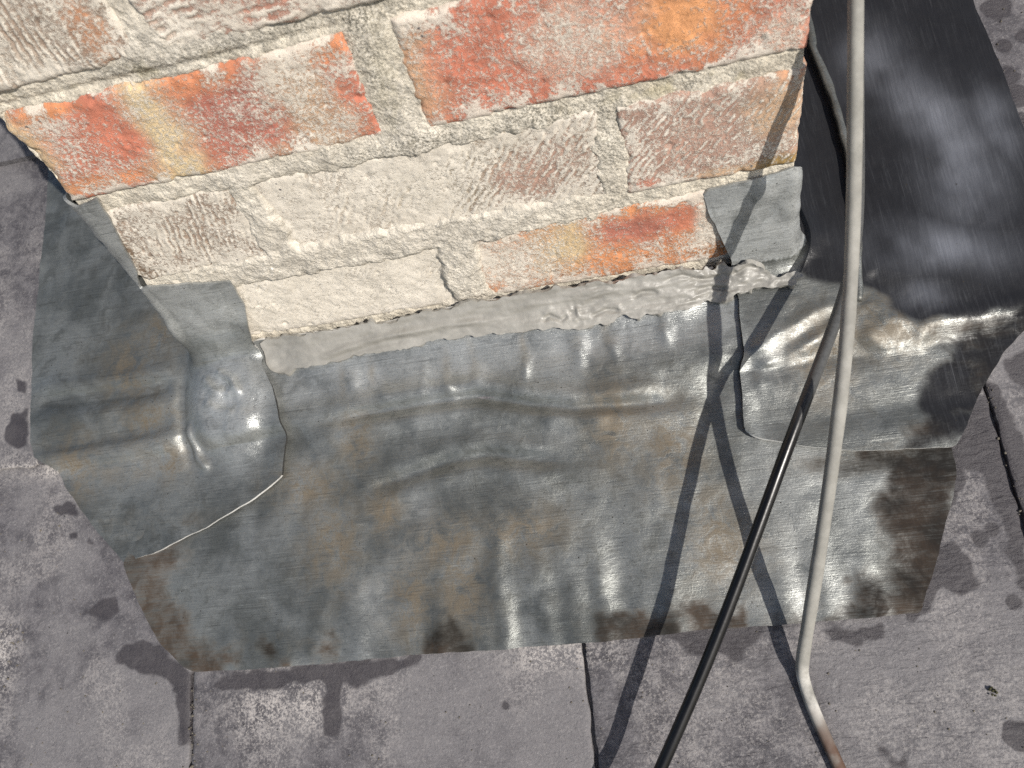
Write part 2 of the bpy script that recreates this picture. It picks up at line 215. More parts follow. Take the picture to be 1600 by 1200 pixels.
# ------------------------------------------------------------------ materials
def mat_lead():
    k = NT('sheet_lead')
    bx = k.noise(1, 4, .78, vec=k.vec((24, 1000, 1000), (0, 0, .04)))         # brushing across the slope
    by = k.noise(1, 4, .8, vec=k.vec((620, 34, 34), (0.35, 0, .03)))       # brushing along the slope
    dg = k.noise(1, 2, .6, vec=k.vec((620, 14, 14), (0.35, 0, .75)))        # odd diagonal scratches
    dark = k.attr('dark'); tan = k.attr('tan'); red = k.attr('red'); pale = k.attr('pale'); smear = k.attr('smear')
    n1 = k.noise(18, 5, .62, .4); n2 = k.noise(85, 5, .7, .6); n3 = k.noise(900, 2, .7)
    c = k.mix(k.ramp(n1, .36, .64), (.098, .103, .097), (.197, .203, .192))
    c = k.mix(k.ramp(n2, .48, .66, 0, .55), c, (.064, .067, .062))
    c = k.mix(k.math('MULTIPLY', pale, k.ramp(n2, .3, .6, .45, 1)), c, (.55, .565, .56))
    tn = k.math('MULTIPLY', tan, k.ramp(k.math('ADD', n2, k.math('MULTIPLY', n3, .5)), .52, .90), clamp=True)
    c = k.mix(tn, c, (.128, .104, .072))
    rn = k.ramp(k.math('ADD', red, k.math('ADD', k.math('MULTIPLY', k.math('SUBTRACT', n2, .5), .75), k.math('MULTIPLY', k.math('SUBTRACT', bx, .5), 1.1))), .18, 1.15)
    c = k.mix(rn, c, k.mix(k.ramp(n1, .4, .6), (.020, .0175, .0145), (.050, .036, .026)))
    dk = k.ramp(k.math('ADD', dark, k.math('ADD', k.math('MULTIPLY', k.math('SUBTRACT', n2, .5), .35), k.math('MULTIPLY', k.math('SUBTRACT', n3, .5), .2))), .22, .80)
    light = k.math('SUBTRACT', 1.0, dk)
    rub = k.math('MULTIPLY', k.math('MAXIMUM', k.ramp(by, .46, .80, 0, .5), k.ramp(dg, .66, .74, 0, .5)), k.ramp(n1, .35, .65, .12, .75))
    dcol = k.mix(rub, (.015, .015, .0165), (.085, .088, .094))
    dcol = k.mix(k.math('MULTIPLY', smear, k.ramp(by, .3, .65, .7, .95)), dcol, (.155, .163, .185))
    c = k.mix(dk, c, dcol)
    c = k.mix(k.math('MULTIPLY', k.math('MULTIPLY', k.ramp(bx, .53, .72, 0, .8), k.ramp(k.noise(26, 3, .6), .40, .62, .25, 1)), light), c, (1.6, 1.6, 1.6), 'MULTIPLY')
    c = k.mix(k.math('MULTIPLY', k.ramp(bx, .30, .48, .7, 0), light), c, (.42, .42, .42), 'MULTIPLY')
    c = k.mix(k.math('MULTIPLY', k.ramp(n3, .56, .70, 0, .4), light), c, (.04, .04, .037))
    sp = k.ramp(k.voro(150), .05, .09, 1, 0)
    c = k.mix(k.math('MULTIPLY', sp, k.ramp(n1, .5, .6)), c, (.03, .026, .02))
    k.set('Base Color', c)
    me_ = k.math('SUBTRACT', .56, k.math('ADD', k.math('ADD', k.math('MULTIPLY', tn, .3), k.math('MULTIPLY', rn, .60)), k.math('ADD', k.math('MULTIPLY', dk, .5), k.math('MULTIPLY', pale, .30))), clamp=True)
    k.set('Metallic', me_)
    ro = k.math('ADD', k.ramp(n2, .3, .7, .30, .46), k.math('MULTIPLY', k.math('ADD', tn, rn), .15))
    ro = k.math('SUBTRACT', ro, k.math('ADD', k.math('MULTIPLY', dk, .05), k.math('MULTIPLY', k.attr('polish'), .20)))
    k.set('Roughness', ro); k.set('Specular IOR Level', k.math('SUBTRACT', .5, k.math('ADD', k.math('MULTIPLY', dk, .32), k.math('MULTIPLY', rn, .40)), clamp=True))
    br = k.math('ADD', k.math('MULTIPLY', bx, light), k.math('MULTIPLY', by, dk))
    h = k.math('ADD', k.math('MULTIPLY', br, .7), k.math('ADD', k.math('MULTIPLY', n3, .25), k.math('MULTIPLY', n2, 1.1)))
    k.set('Normal', k.bump(h, .42, .0008))
    return k.m
def mat_cut():
    k = NT('cut_lead_edge'); k.set('Base Color', k.mix(k.noise(300, 2), (.80, .79, .76), (.42, .41, .39))); k.set('Metallic', .1); k.set('Roughness', .5); return k.m
def mat_slate():
    k = NT('slate')
    n0 = k.noise(11, 4, .6); n1 = k.noise(85, 6, .72, .5); n2 = k.noise(520, 4, .8)
    rp = k.noise(1, 5, .6, .8, vec=k.vec((95, 260, 260)))
    c = k.mix(k.ramp(n1, .34, .66), (.054, .050, .055), (.119, .112, .117))
    c = k.mix(k.ramp(n0, .42, .62, 0, .75), c, (.152, .144, .146))
    c = k.mix(k.ramp(n2, .53, .68, 0, .5), c, (.25, .238, .232))
    c = k.mix(k.ramp(n2, .33, .45, .5, 0), c, (.055, .056, .059))
    c = k.mix(k.math('MULTIPLY', k.attr('chalk'), k.ramp(k.math('ADD', n2, k.math('MULTIPLY', n1, .5)), .68, .84)), c, (.40, .37, .345))
    sp = k.math('MULTIPLY', k.ramp(k.voro(140), .06, .11, 1, 0), k.ramp(k.noise(45, 2), .55, .62))
    c = k.mix(sp, c, (.03, .028, .026))
    we = k.math('ADD', k.attr('wet'), k.math('ADD', k.math('MULTIPLY', k.math('SUBTRACT', n1, .5), 1.1), k.math('MULTIPLY', k.math('SUBTRACT', n2, .5), 1.0)))
    we = k.ramp(we, -.28, .28)
    wc = k.mix(k.ramp(n1, .3, .7), (.034, .030, .033), (.05, .045, .048))
    c = k.mix(k.math('MULTIPLY', we, .96), c, wc)
    k.set('Base Color', c); k.set('Roughness', k.math('SUBTRACT', k.ramp(n1, .3, .7, .62, .78), k.math('MULTIPLY', we, .16))); k.set('Specular IOR Level', .35)
    h = k.math('ADD', k.math('MULTIPLY', k.math('MULTIPLY', rp, k.attr('ripple')), 1.5), k.math('ADD', k.math('MULTIPLY', n1, .6), k.math('MULTIPLY', n2, .45)))
    k.set('Normal', k.bump(h, .7, .0019))
    return k.m
def mat_brick():
    k = NT('old_brick')
    film = k.attr('film'); col = k.attr('tint', True); gr = k.attr('groove')
    n1 = k.noise(95, 6, .7, .5); n2 = k.noise(480, 5, .75, .3); n3 = k.noise(28, 4, .6)
    c = k.mix(1.0, col, k.mix(k.ramp(n1, .3, .7), G3(.72), G3(1.22)), 'MULTIPLY')
    c = k.mix(k.ramp(n2, .56, .72, 0, .5), c, (.12, .06, .045))
    cem = k.mix(k.ramp(n1, .35, .7), (.61, .56, .48), (.47, .43, .365)); cem = k.mix(k.ramp(n3, .4, .7, 0, .4), cem, (.68, .63, .55))
    f = k.math('ADD', film, k.math('ADD', k.math('MULTIPLY', k.math('SUBTRACT', n2, .5), 2.6), k.math('ADD', k.math('MULTIPLY', k.math('SUBTRACT', n1, .5), .9), k.math('MULTIPLY', gr, .38))))
    f = k.ramp(f, .30, .86)
    c = k.mix(.05, c, cem); c = k.mix(k.math('MULTIPLY', f, .92), c, cem)
    pit = k.math('MULTIPLY', k.ramp(k.voro(120), .06, .13, 1, 0), k.ramp(k.noise(40, 2), .55, .64))
    c = k.mix(pit, c, (.13, .12, .12))
    k.set('Base Color', c); k.set('Roughness', .88); k.set('Specular IOR Level', .25)
    h = k.math('ADD', k.math('MULTIPLY', n2, .6), k.math('ADD', n1, k.math('MULTIPLY', f, .5)))
    k.set('Normal', k.bump(h, .65, .0013)); return k.m
def mat_mortar():
    k = NT('lime_mortar')
    col = k.attr('tint', True); n1 = k.noise(120, 6, .72, .4); n2 = k.noise(650, 4, .8); v = k.voro(520)
    c = k.mix(1.0, col, k.mix(k.ramp(n1, .3, .7), G3(.70), G3(1.2)), 'MULTIPLY')
    g = k.attr('grit')
    c = k.mix(k.math('MULTIPLY', g, k.ramp(n2, .47, .60)), c, (.085, .08, .06))
    c = k.mix(k.math('MULTIPLY', g, k.ramp(n2, .38, .46, .8, 0)), c, (.62, .59, .52))
    st = k.math('MULTIPLY', k.ramp(k.voro(75), .05, .09, 1, 0), k.ramp(k.noise(30, 2), .56, .6)); c = k.mix(st, c, (.8, .77, .72))
    k.set('Base Color', c); k.set('Roughness', .92); k.set('Specular IOR Level', .2)
    k.set('Normal', k.bump(k.math('ADD', n2, k.math('ADD', n1, k.math('MULTIPLY', v, .6))), .75, .0014)); return k.m
def mat_seal():
    k = NT('grey_sealant'); n1 = k.noise(40, 4, .6, 1.0); n2 = k.noise(220, 4, .6, .5)
    c = k.mix(k.ramp(n1, .3, .7), (.205, .196, .175), (.275, .264, .238)); c = k.mix(k.ramp(n2, .6, .75, 0, .4), c, (.17, .16, .145))
    k.set('Base Color', c); k.set('Roughness', k.ramp(n2, .3, .7, .36, .56)); k.set('Normal', k.bump(n2, .25, .0012)); return k.m
def mat_cable(name, a, b, rough, worn=False):
    k = NT(name); n1 = k.noise(60, 5, .65); n2 = k.noise(350, 4, .7)
    c = k.mix(k.ramp(n1, .35, .7), a, b)
    if worn:
        c = k.mix(k.math('MULTIPLY', k.attr('white'), k.ramp(n1, .25, .6)), c, (.48, .46, .42))
        c = k.mix(k.math('MULTIPLY', k.attr('brown'), k.ramp(n1, .32, .55, .35, 1)), c, (.085, .048, .032))
    else:
        c = k.mix(k.math('MULTIPLY', k.attr('dust'), k.ramp(n2, .1, .8, .5, 1)), c, (.085, .085, .083))
    k.set('Specular IOR Level', .3); k.set('Base Color', c); k.set('Roughness', rough); k.set('Normal', k.bump(k.math('ADD', n1, k.math('MULTIPLY', n2, .3)), .12 if not worn else .3, .0008)); return k.m
def mat_plain(name, a, b, rough=.8, scale=120):
    k = NT(name); k.set('Base Color', k.mix(k.noise(scale, 5, .65), a, b)); k.set('Roughness', rough); return k.m
M_LEAD, M_CUT, M_SLATE, M_BRICK, M_MORT, M_SEAL = mat_lead(), mat_cut(), mat_slate(), mat_brick(), mat_mortar(), mat_seal()
M_GREY = mat_cable('grey_cable_sheath', (.19, .183, .163), (.265, .256, .23), .68, True)
M_BLACK = mat_cable('black_cable_sheath', (.004, .004, .0045), (.008, .008, .0085), .27)
M_GAP_SHADE = mat_plain('gap_shade_lead_edge', (.012, .012, .011), (.03, .028, .025), .8)  # near-black side edges: shade of the lap gap put into the colour
M_UNDER = mat_plain('roofing_felt', (.02, .02, .02), (.035, .033, .03), .9)
M_GROUND = mat_plain('distant_ground', (.07, .075, .05), (.11, .105, .08), .95, .4)

# ------------------------------------------------------------------ ground far below, roof deck
me = mesh_data('ground', np.array([[-400, -400, -6], [400, -400, -6], [400, 400, -6], [-400, 400, -6.]]), [np.array([[0, 1, 2, 3]])], [M_GROUND])
g = link('ground', me); g['kind'] = 'structure'
def under(x, v): return roof_pt(x, v, -STEP*(v-VT)/EXPO - 24)
c = np.array([under(-1500, -1400), under(1950, -1400), under(1950, 1500), under(-1500, 1500)])
V = np.r_[c, c-np.array([0, 0, 30])]
roof = obj('roof', V, [np.array([[3, 2, 1, 0], [4, 5, 6, 7], [0, 1, 5, 4], [1, 2, 6, 5], [2, 3, 7, 6], [3, 0, 4, 7]])], [M_UNDER], smooth=np.zeros(6, bool))
roof['kind'] = 'structure'; roof['label'] = 'shallow pitched roof laid with purple grey slates'

# ------------------------------------------------------------------ slates
JX = [-14.0, 267.0, 542.5, 818.0]
def slate_mesh(x0, x1, v1, k, seed, hi):
    """one slate of course k, its tail at v1"""
    v0 = v1-EXPO-235; vis = v1-EXPO-12
    if hi:
        xs = np.concatenate([[x0], np.linspace(x0+.4, x1-.4, int((x1-x0)/1.7)), [x1]]); vs = np.concatenate([[v0], np.linspace(vis, v1-.4, 170), [v1]])
    else:
        xs = np.concatenate([[x0], np.linspace(x0+2, x1-2, 6), [x1]]); vs = np.concatenate([[v0], np.linspace(vis, v1-2, 6), [v1]])
    X, Vv = np.meshgrid(xs, vs, indexing='ij'); X = X.ravel().copy(); Vv = Vv.ravel().copy()
    if hi:
        el = np.minimum(X-x0, x1-X); et = v1-Vv
        wob = fbm(Vv/14, X*0+seed, 0, seed, 4); X += wob*.9*np.exp(-el/5)
        Vv += (fbm(X/16, Vv*0+seed, 0, seed+3, 4)*1.3 - 2.2*np.maximum(fbm(X/9, X*0, 0, seed+5, 3)-.35, 0))*np.exp(-et/6)
        rp = 1.0 if seed in (3,) else .45
        h = .30*fbm(X/40, Vv/30, 0, seed+9, 4) + .16*rp*fbm(X/9, Vv/3.6, 0, seed+11, 3) - .9*np.exp(-el/1.2) - 1.2*np.exp(-np.maximum(et, 0)/1.6) - .4*np.exp(-el/7)*np.maximum(fbm(X/7, Vv/7, 0, seed+13, 3), 0)
        h = np.minimum(h, .45) - .25
    else:
        h = 0*X-.2
    P = roof_pt(X, Vv, -STEP*k+h); nu, nv = len(xs), len(vs)
    F = grid_faces(nu, nv)[:, ::-1]
    ring = np.concatenate([np.arange(nu)*nv, (nu-1)*nv+np.arange(1, nv), (np.arange(nu-2, -1, -1))*nv+nv-1, np.arange(nv-2, 0, -1)])
    B = roof_pt(X[ring], Vv[ring], -STEP*k-5.2); nb = len(P); m = len(ring)
    j = np.arange(m); side = np.stack([ring[j], ring[(j+1) % m], nb+(j+1) % m, nb+j], 1)
    wet = chalk = None
    px, pv = xv(np.r_[P, B])
    w = np.full(len(px), -1.0); ch = np.zeros(len(px))
    if hi:
        for poly in WET:
            pl = np.array(poly); bb = (px > pl[:, 0].min()-16) & (px < pl[:, 0].max()+16) & (pv > pl[:, 1].min()-16) & (pv < pl[:, 1].max()+16)
            if bb.any(): w[bb] = np.maximum(w[bb], np.clip((-poly_sd(px[bb], pv[bb], pl)+2.6*fbm(px[bb]/9, pv[bb]/9, 0, 77, 4))/5.0, -1, 1))
        for cx, cv, r in WETC: w = np.maximum(w, np.clip((r-np.hypot(px-cx, (pv-cv)*.9)+.3+.22*r*fbm(px/6, pv/6, 0, 79, 3))/3.0, -1, 1))
        et = v1-pv
        ch = .22*sstep(-.1, .6, fbm(px/45, pv/60, 0, 78, 4)) + .5*np.exp(-np.maximum(et, 0)/5) + .9*gau(px, pv, (-176, 205), 16, 22) + .55*gau(px, pv, (60, 262), 50, 18) + .3*gau(px, pv, (400, 247), 26, 7) + .9*gau(px, pv, (-140, 72), 22, 5) + .8*gau(px, pv, (250, 243), 30, 10)
    rip = np.full(len(px), 1.0 if seed in (3,) else .35)
    fm = None
    return np.r_[P, B], [F, side], dict(wet=w, chalk=ch, ripple=rip)
low = {}
for k in range(-4, 5):
    tail = VT + EXPO*k; offx = 0 if k % 2 else -137.5
    for j in range(-4, 7):
        if 0 <= j < 4: x0 = JX[j]
        elif j < 0: x0 = JX[0]+277*j
        else: x0 = JX[3]+277*(j-3)
        x1 = JX[j+1] if 0 <= j < 3 else (JX[0]+277*(j+1) if j < 0 else JX[3]+277*(j-2))
        x0 += offx+1.3; x1 += offx-1.3
        if k in (0, -1) and (x0 < 440 and x1 > 0) and k == -1: pass
        hi = (k == 1 and -300 < x0 < 600) or (k == 0 and (x0 < -160 < x1+60 and x1 > -300 or x1 > 600 and x0 < 700)) 
        seed = 100+j+20*k
        if k == 1 and j == 1: seed = 3
        if hi:
            V, F, at = slate_mesh(x0, x1, tail, k, seed, True); obj('slate', V, F, [M_SLATE], roof, attrs=at)
        else:
            w_ = round(x1-x0); base = roof_pt((x0+x1)/2, tail, -STEP*k)
            if w_ not in low:
                V, F, at = slate_mesh(-w_/2, w_/2, 0.0, 0, 7, False)
                low[w_] = mesh_data('slate', (V-P0)*MM, F, [M_SLATE], attrs=at, smooth=np.zeros(sum(len(f) for f in F), bool))
            yb, zb = base[1], base[2]
            if yb > -5 and x1 > 0 and x0 < 440 and roof_pt(0, tail-EXPO-235, 0)[1] < 440 and k <= -1 and yb > 0 and x0 > -5 and x1 < 445: continue
            link('slate', low[w_], roof, tuple(base))

# ------------------------------------------------------------------ chimney
CW = 440.0
chim = empty('brick_chimney', (220, 220, -165))
tag(chim, 'weathered red and yellow brick chimney smeared with pale cement', 'chimney')
K = .95
PAL = dict(red=lin(188, 112, 88, K), dred=lin(166, 98, 84, K), ora=lin(202, 134, 88, K), orb=lin(210, 148, 98, K), yel=lin(210, 188, 146, K), buff=lin(196, 165, 130, K),
           pale=lin(208, 176, 154, K), brn=lin(148, 128, 112, K), dbrn=lin(98, 76, 54, K), dbr2=lin(150, 96, 46, K), crm=lin(214, 204, 188, K), dpink=lin(168, 134, 118, K), grn=lin(158, 150, 128, K), moss=lin(140, 112, 50, K))
BASE = dict(A1='red', A2='red', B1='brn', B2='dpink', B3='red', C1='brn', C2='brn', C3='dpink', D1='crm', D2='ora')
FILM = dict(A1=.46, A2=.47, B1=.66, B2=.72, B3=.6, C1=.72, C2=.84, C3=.58, D1=1.0, D2=.55)
# groove: spacing mm, direction (dx, dz) the lines run along, depth
GROOVE = dict(B1=(4.2, (.10, 1), 1.0), B2=(5.0, (1, .08), .8), C1=(3.9, (.25, 1), .9), C2=(4.6, (.75, 1), .95), C3=(3.6, (.85, 1), .55), D1=(3.4, (.9, 1), .5))
BR = dict(A1=(0, 207, 5, 70, -3.2), A2=(230, 440, 4, 71, -3), B1=(1, 103, 80, 145, -4), B2=(112, 327, 80, 145, -4), B3=(337, 440, 80, 145, -4),
          C1=(1, 103, -69, -5, -2.0), C2=(112, 327, -70, -5, -1.5), C3=(337, 440, -71, -6, -2.5), D1=(2, 214, -144, -80, 0), D2=(226, 438, -143, -79, -1.0))
RAD = dict(A1=(14, 5, 5, 6), A2=(6, 3, 5, 5))
def brick_front(key):
    x0, x1, z0, z1, yf = BR[key]; seed = sum(map(ord, key))*3
    step = .85
    xs = np.linspace(x0, x1, int((x1-x0)/step)); zs = np.linspace(z0, z1, int((z1-z0)/step))
    X, Z = np.meshgrid(xs, zs, indexing='ij'); X = X.ravel().copy(); Z = Z.ravel().copy()
    rl, rr, rb, rt = RAD.get(key, (5, 5, 5, 5))
    wl = 1+.5*fbm(Z/15, X*0, 0, seed, 3)
    dl, dr, db, dt = X-x0, x1-X, Z-z0, z1-Z
    def drop(d, r): t = np.clip((r-d)/r, 0, 1); return r*(1-np.sqrt(np.maximum(1-t*t, 0)))
    chip = np.maximum(fbm(X/11, Z/11, 0, seed+2, 4)-.25, 0)*5*np.exp(-np.minimum(np.minimum(dl, dr), np.minimum(db, dt))/4)
    Y = yf + np.maximum(np.maximum(drop(dl, rl*wl), drop(dr, rr)), np.maximum(drop(db, rb), drop(dt, rt))) + chip
    Y -= .7*fbm(X/28, Z/28, 0, seed+4, 3) + .35*fbm(X/5, Z/5, 0, seed+5, 4)
    g = np.zeros(len(X))
    if key in GROOVE:
        sp, (dx, dz), dep = GROOVE[key]; L = math.hypot(dx, dz); nx, nz = dz/L, -dx/L
        ph = (X*nx+Z*nz)/sp + .28*fbm(X/20, Z/20, 0, seed+6, 2) + .16*fbm(X/4, Z/4, 0, seed+7, 2)
        amp = np.clip(.65+.7*fbm(X/22, Z/22, 0, seed+8, 3), 0.05, 1.2)
        g = np.cos(2*np.pi*ph); g = np.sign(g)*np.abs(g)**.7*amp*sstep(.2, .7, amp+.5*fbm((X*dx+Z*dz)/L/14, ph*.9, 0, seed+10, 2))*np.clip(.55+1.1*fbm((X*dx+Z*dz)/L/7, ph*1.3, 0, seed+14, 2), 0, 1); Y -= dep*.62*g
    # pits
    rs = np.random.RandomState(seed)
    for i in range(int((x1-x0)/7)):
        cx, cz, r = rs.uniform(x0, x1), rs.uniform(z0, z1), rs.uniform(.7, 2.0)
        m = (np.abs(X-cx) < 3*r) & (np.abs(Z-cz) < 3*r); Y[m] += r*.7*np.exp(-((X[m]-cx)**2+(Z[m]-cz)**2)/r**2)
    col = np.tile(PAL[BASE[key]], (len(X), 1)); film = np.full(len(X), FILM[key])
    for (cx, cz, rx, rz, cn, wt, fl) in BLOBS.get(key, []):
        d = np.sqrt(((X-cx)/rx)**2+((Z-cz)/rz)**2) + .30*fbm(X/12, Z/12, 0, seed+int(cx), 4)
        w = sstep(1.5, .3, d)*wt; col = col*(1-w[:, None])+PAL[cn]*w[:, None]; film = film*(1-w)+fl*w
    film = film + .16*fbm(X/20, Z/20, 0, seed+30, 4) - .25*np.clip(chip, 0, 1)
    ed = np.minimum(np.minimum(dl+9*(key in ('A1',)), dr+9*(key in ('A2', 'C3'))), np.minimum(db, dt))
    film = film + (.06 if key[0] == 'A' else 0) + .9*np.exp(-ed/8)*sstep(-.25, .45, fbm(X/13, Z/13, 0, seed+40, 4))
    # wobble of the outline
    e = np.minimum(np.minimum(dl, dr), np.minimum(db, dt)); X += .9*fbm(Z/9, X*0, 0, seed+12, 3)*np.exp(-np.minimum(dl, dr)/6); Z += .9*fbm(X/11, Z*0, 0, seed+13, 3)*np.exp(-np.minimum(db, dt)/6)
    P = np.c_[X, Y, Z]; nu, nv = len(xs), len(zs); F = grid_faces(nu, nv)
    ring = np.concatenate([np.arange(nu)*nv, (nu-1)*nv+np.arange(1, nv), (np.arange(nu-2, -1, -1))*nv+nv-1, np.arange(nv-2, 0, -1)])
    B = P[ring].copy(); B[:, 1] = 100 if key[0] in 'AD' else (215 if key in ('B1', 'B3', 'C1', 'C3') else 100)
    m = len(ring); j = np.arange(m); nb = len(P); side = np.stack([ring[(j+1) % m], ring[j], nb+j, nb+(j+1) % m], 1)
    return np.r_[P, B], [F, side], dict(film=np.r_[film, film[ring]], groove=np.r_[g, g[ring]*0]), dict(tint=np.r_[col, col[ring]])
for key in BR:
    V, F, at, co = brick_front(key); obj('brick', V, F, [M_BRICK], chim, attrs=at, cols=co)
# the other bricks of the stack (sides, back and the courses above)
def brick_box(L, D, H, seed):
    rs = np.random.RandomState(seed); b = 4.0; v = []
    xs = [0, b, L-b, L]; ys = [0, b, D-b, D]; zs = [0, b, H-b, H]
    idx = {}; P = []
    for a in range(4):
        for c_ in range(4):
            for e in range(4):
                if (a in (0, 3)) or (c_ in (0, 3)) or (e in (0, 3)):
                    if (a in (0, 3))+(c_ in (0, 3))+(e in (0, 3)) >= 1:
                        p = np.array([xs[a], ys[c_], zs[e]], float); ctr = np.array([L, D, H])/2
                        k_ = (a in (0, 3))+(c_ in (0, 3))+(e in (0, 3))
                        if k_ >= 2: p += (ctr-p)/np.linalg.norm(ctr-p)*1.6*(k_-1)
                        idx[(a, c_, e)] = len(P); P.append(p+rs.uniform(-.4, .4, 3)-ctr)
    F = []
    for ax in range(3):
        for s in (0, 3):
            for i in range(3):
                for j in range(3):
                    q = []
                    for (u, w) in ((i, j), (i+1, j), (i+1, j+1), (i, j+1)):
                        t = [0, 0, 0]; t[ax] = s; t[(ax+1) % 3] = u; t[(ax+2) % 3] = w; q.append(idx[tuple(t)])
                    F.append(q if s == 3 else q[::-1])
    return np.array(P), np.array(F)
protos = {}
def plain_brick(x0, x1, y0, y1, z0, z1, i):
    L, D, H = x1-x0, y1-y0, z1-z0; key = (round(L), round(D), i % 3)
    if key not in protos:
        P, F = brick_box(L, D, H, hash(key) % 1000); cn = ('red', 'dpink', 'buff')[i % 3]
        protos[key] = mesh_data('brick', P*MM, [F], [M_BRICK], attrs=dict(film=np.full(len(P), .5), groove=np.zeros(len(P))), cols=dict(tint=np.tile(PAL[cn], (len(P), 1))))
    link('brick', protos[key], chim, ((x0+x1)/2, (y0+y1)/2, (z0+z1)/2))
cnt = 0
ROWS = [('D', -145, 0), ('C', -70, 1), ('A', 5, 0), ('B', 80, 1), ('E', 155, 0), ('F', 230, 1), ('G', 305, 0), ('H', 380, 1)]
for nm, z, typ in ROWS:
    L = []
    if typ == 0:
        L += [(0, 102, 112, 327), (338, 440, 112, 327), (0, 215, 337, 440), (225, 440, 337, 440)]
        if nm not in 'DA': L += [(0, 215, 0, 102), (225, 440, 0, 102)]
    else:
        L += [(0, 102, 225, 440), (338, 440, 225, 440), (112, 328, 337, 440)]
        if nm not in 'CB': L += [(0, 102, 0, 215), (338, 440, 0, 215), (112, 328, 0, 102)]
    for (a, b, c_, d) in L:
        plain_brick(a+.5, b-.5, c_+.5, d-.5, z, z+65, cnt); cnt += 1
# mortar: front face as relief, plain core behind
def mortar_front():
    st = 1.0; xs = np.arange(2, 438.5, st); zs = np.arange(-150, 160, st)
    X, Z = np.meshgrid(xs, zs, indexing='ij'); sh = X.shape; X = X.ravel(); Z = Z.ravel()
    flush = np.clip(1.1*gau(X, Z, (150, -75), 130, 26)+1.0*gau(X, Z, (215, -110), 22, 45)+.8*gau(X, Z, (108, -40), 14, 40)+1.0*gau(X, Z, (230, -40), 100, 45)+.7*gau(X, Z, (219, 35), 14, 40)+.6*gau(X, Z, (110, 80), 90, 12)+.5*gau(X, Z, (108, 105), 12, 30)+.5*gau(X, Z, (120, 0), 90, 8)+.6*gau(X, Z, (130, 85), 40, 14), 0, 1)
    Y = .1 + 1.2*fbm(X/16, Z/16, 0, 5, 4) + .55*fbm(X/3.2, Z/3.2, 0, 6, 3) - 4.2*flush
    Y += 1.5*np.exp(-(np.abs(Z-72.5)/2.2)**2)*sstep(230, 180, X)
    grit = np.clip(.10 + .5*gau(X, Z, (214, 52), 10, 36) + .6*gau(X, Z, (170, 76), 120, 6) + .35*gau(X, Z, (330, 0), 150, 8) + .35*gau(X, Z, (332, -35), 10, 45) + .45*gau(X, Z, (260, -8), 80, 12)+.25*fbm(X/20, Z/20, 0, 8, 3), 0, 1)
    a, b, c_, d = lin(200, 191, 174), np.array([.555, .51, .435]), lin(150, 140, 105), lin(204, 196, 180)
    w = sstep(-.3, .5, fbm(X/30, Z/30, 0, 9, 4)); col = a*(1-w[:, None])+d*w[:, None]
    w = np.clip(flush*1.1, 0, 1); col = col*(1-w[:, None])+b*w[:, None]
    w = .7*sstep(0, .6, fbm(X/14, Z/14, 0, 10, 4))*np.clip(gau(X, Z, (60, 74), 70, 5)+gau(X, Z, (390, -2), 60, 6)+.4*gau(X, Z, (219, 30), 12, 50), 0, 1); col = col*(1-w[:, None])+c_*w[:, None]
    for (x0, x1, z0, z1, yf) in BR.values():
        ind = np.minimum(np.minimum(X-x0, x1-X), np.minimum(Z-z0, z1-Z)); Y = Y+5.5*sstep(1.0+3.5*flush, 9.5+2*flush, ind+2.8*fbm(X/8, Z/8, 0, 15, 3))
    keep = np.ones(len(X), bool)
    for (x0, x1, z0, z1, yf) in BR.values(): keep &= ~((X > x0+12) & (X < x1-12) & (Z > z0+12) & (Z < z1-12))
    F = grid_faces(*sh); F = F[keep[F].any(1)]
    used = np.unique(F); mp = np.full(len(X), -1); mp[used] = np.arange(len(used)); F = mp[F]
    return np.c_[X, Y, Z][used], [F], dict(grit=grit[used]), dict(tint=col[used])
V, F, at, co = mortar_front(); obj('mortar', V, F, [M_MORT], chim, attrs=at, cols=co)
def box_faces(): return np.array([[0, 1, 2, 3], [7, 6, 5, 4], [0, 4, 5, 1], [1, 5, 6, 2], [2, 6, 7, 3], [3, 7, 4, 0]])
def box(x0, x1, y0, y1, z0, z1): return np.array([[x0, y0, z0], [x0, y1, z0], [x1, y1, z0], [x1, y0, z0], [x0, y0, z1], [x0, y1, z1], [x1, y1, z1], [x1, y0, z1]], float)
V = box(5, 435, 8, 435, -200, 442)
obj('mortar', V, [box_faces()], [M_MORT], chim, attrs=dict(grit=np.full(8, .4)), cols=dict(tint=np.tile(lin(178, 170, 150), (8, 1))), smooth=np.zeros(6, bool))

# ------------------------------------------------------------------ lead sheets draped over chimney and slates
FILLET, BRIDGE = 27.0, 50.0
def smin(a, b, k):
    h = np.maximum(k-np.abs(a-b), 0)/k; return np.minimum(a, b)-h*h*k*.25
def F_solid(P, kf, ks, rr=4.0):
    x, v = xv(P); h = (P-P0) @ N
    br = BRIDGE*sstep(70, 100, x)*sstep(385, 355, x)
    h = h + STEP*np.where(v < VT+9+br, sstep(VT-6-br*.2, VT+9+br, v), 1.0)
    q = np.stack([np.abs(P[:, 0]-220)-220+rr, np.abs(P[:, 1]-220)-220+rr], -1)
    b = np.hypot(np.maximum(q[:, 0], 0), np.maximum(q[:, 1], 0))+np.minimum(q.max(1), 0)-rr
    kf = kf+FILLET*sstep(58, 95, P[:, 0])*sstep(397, 360, P[:, 0])
    k = kf+(ks-kf)*sstep(436, 446, P[:, 0])*sstep(-12, 12, P[:, 1])
    return smin(h, b, k)
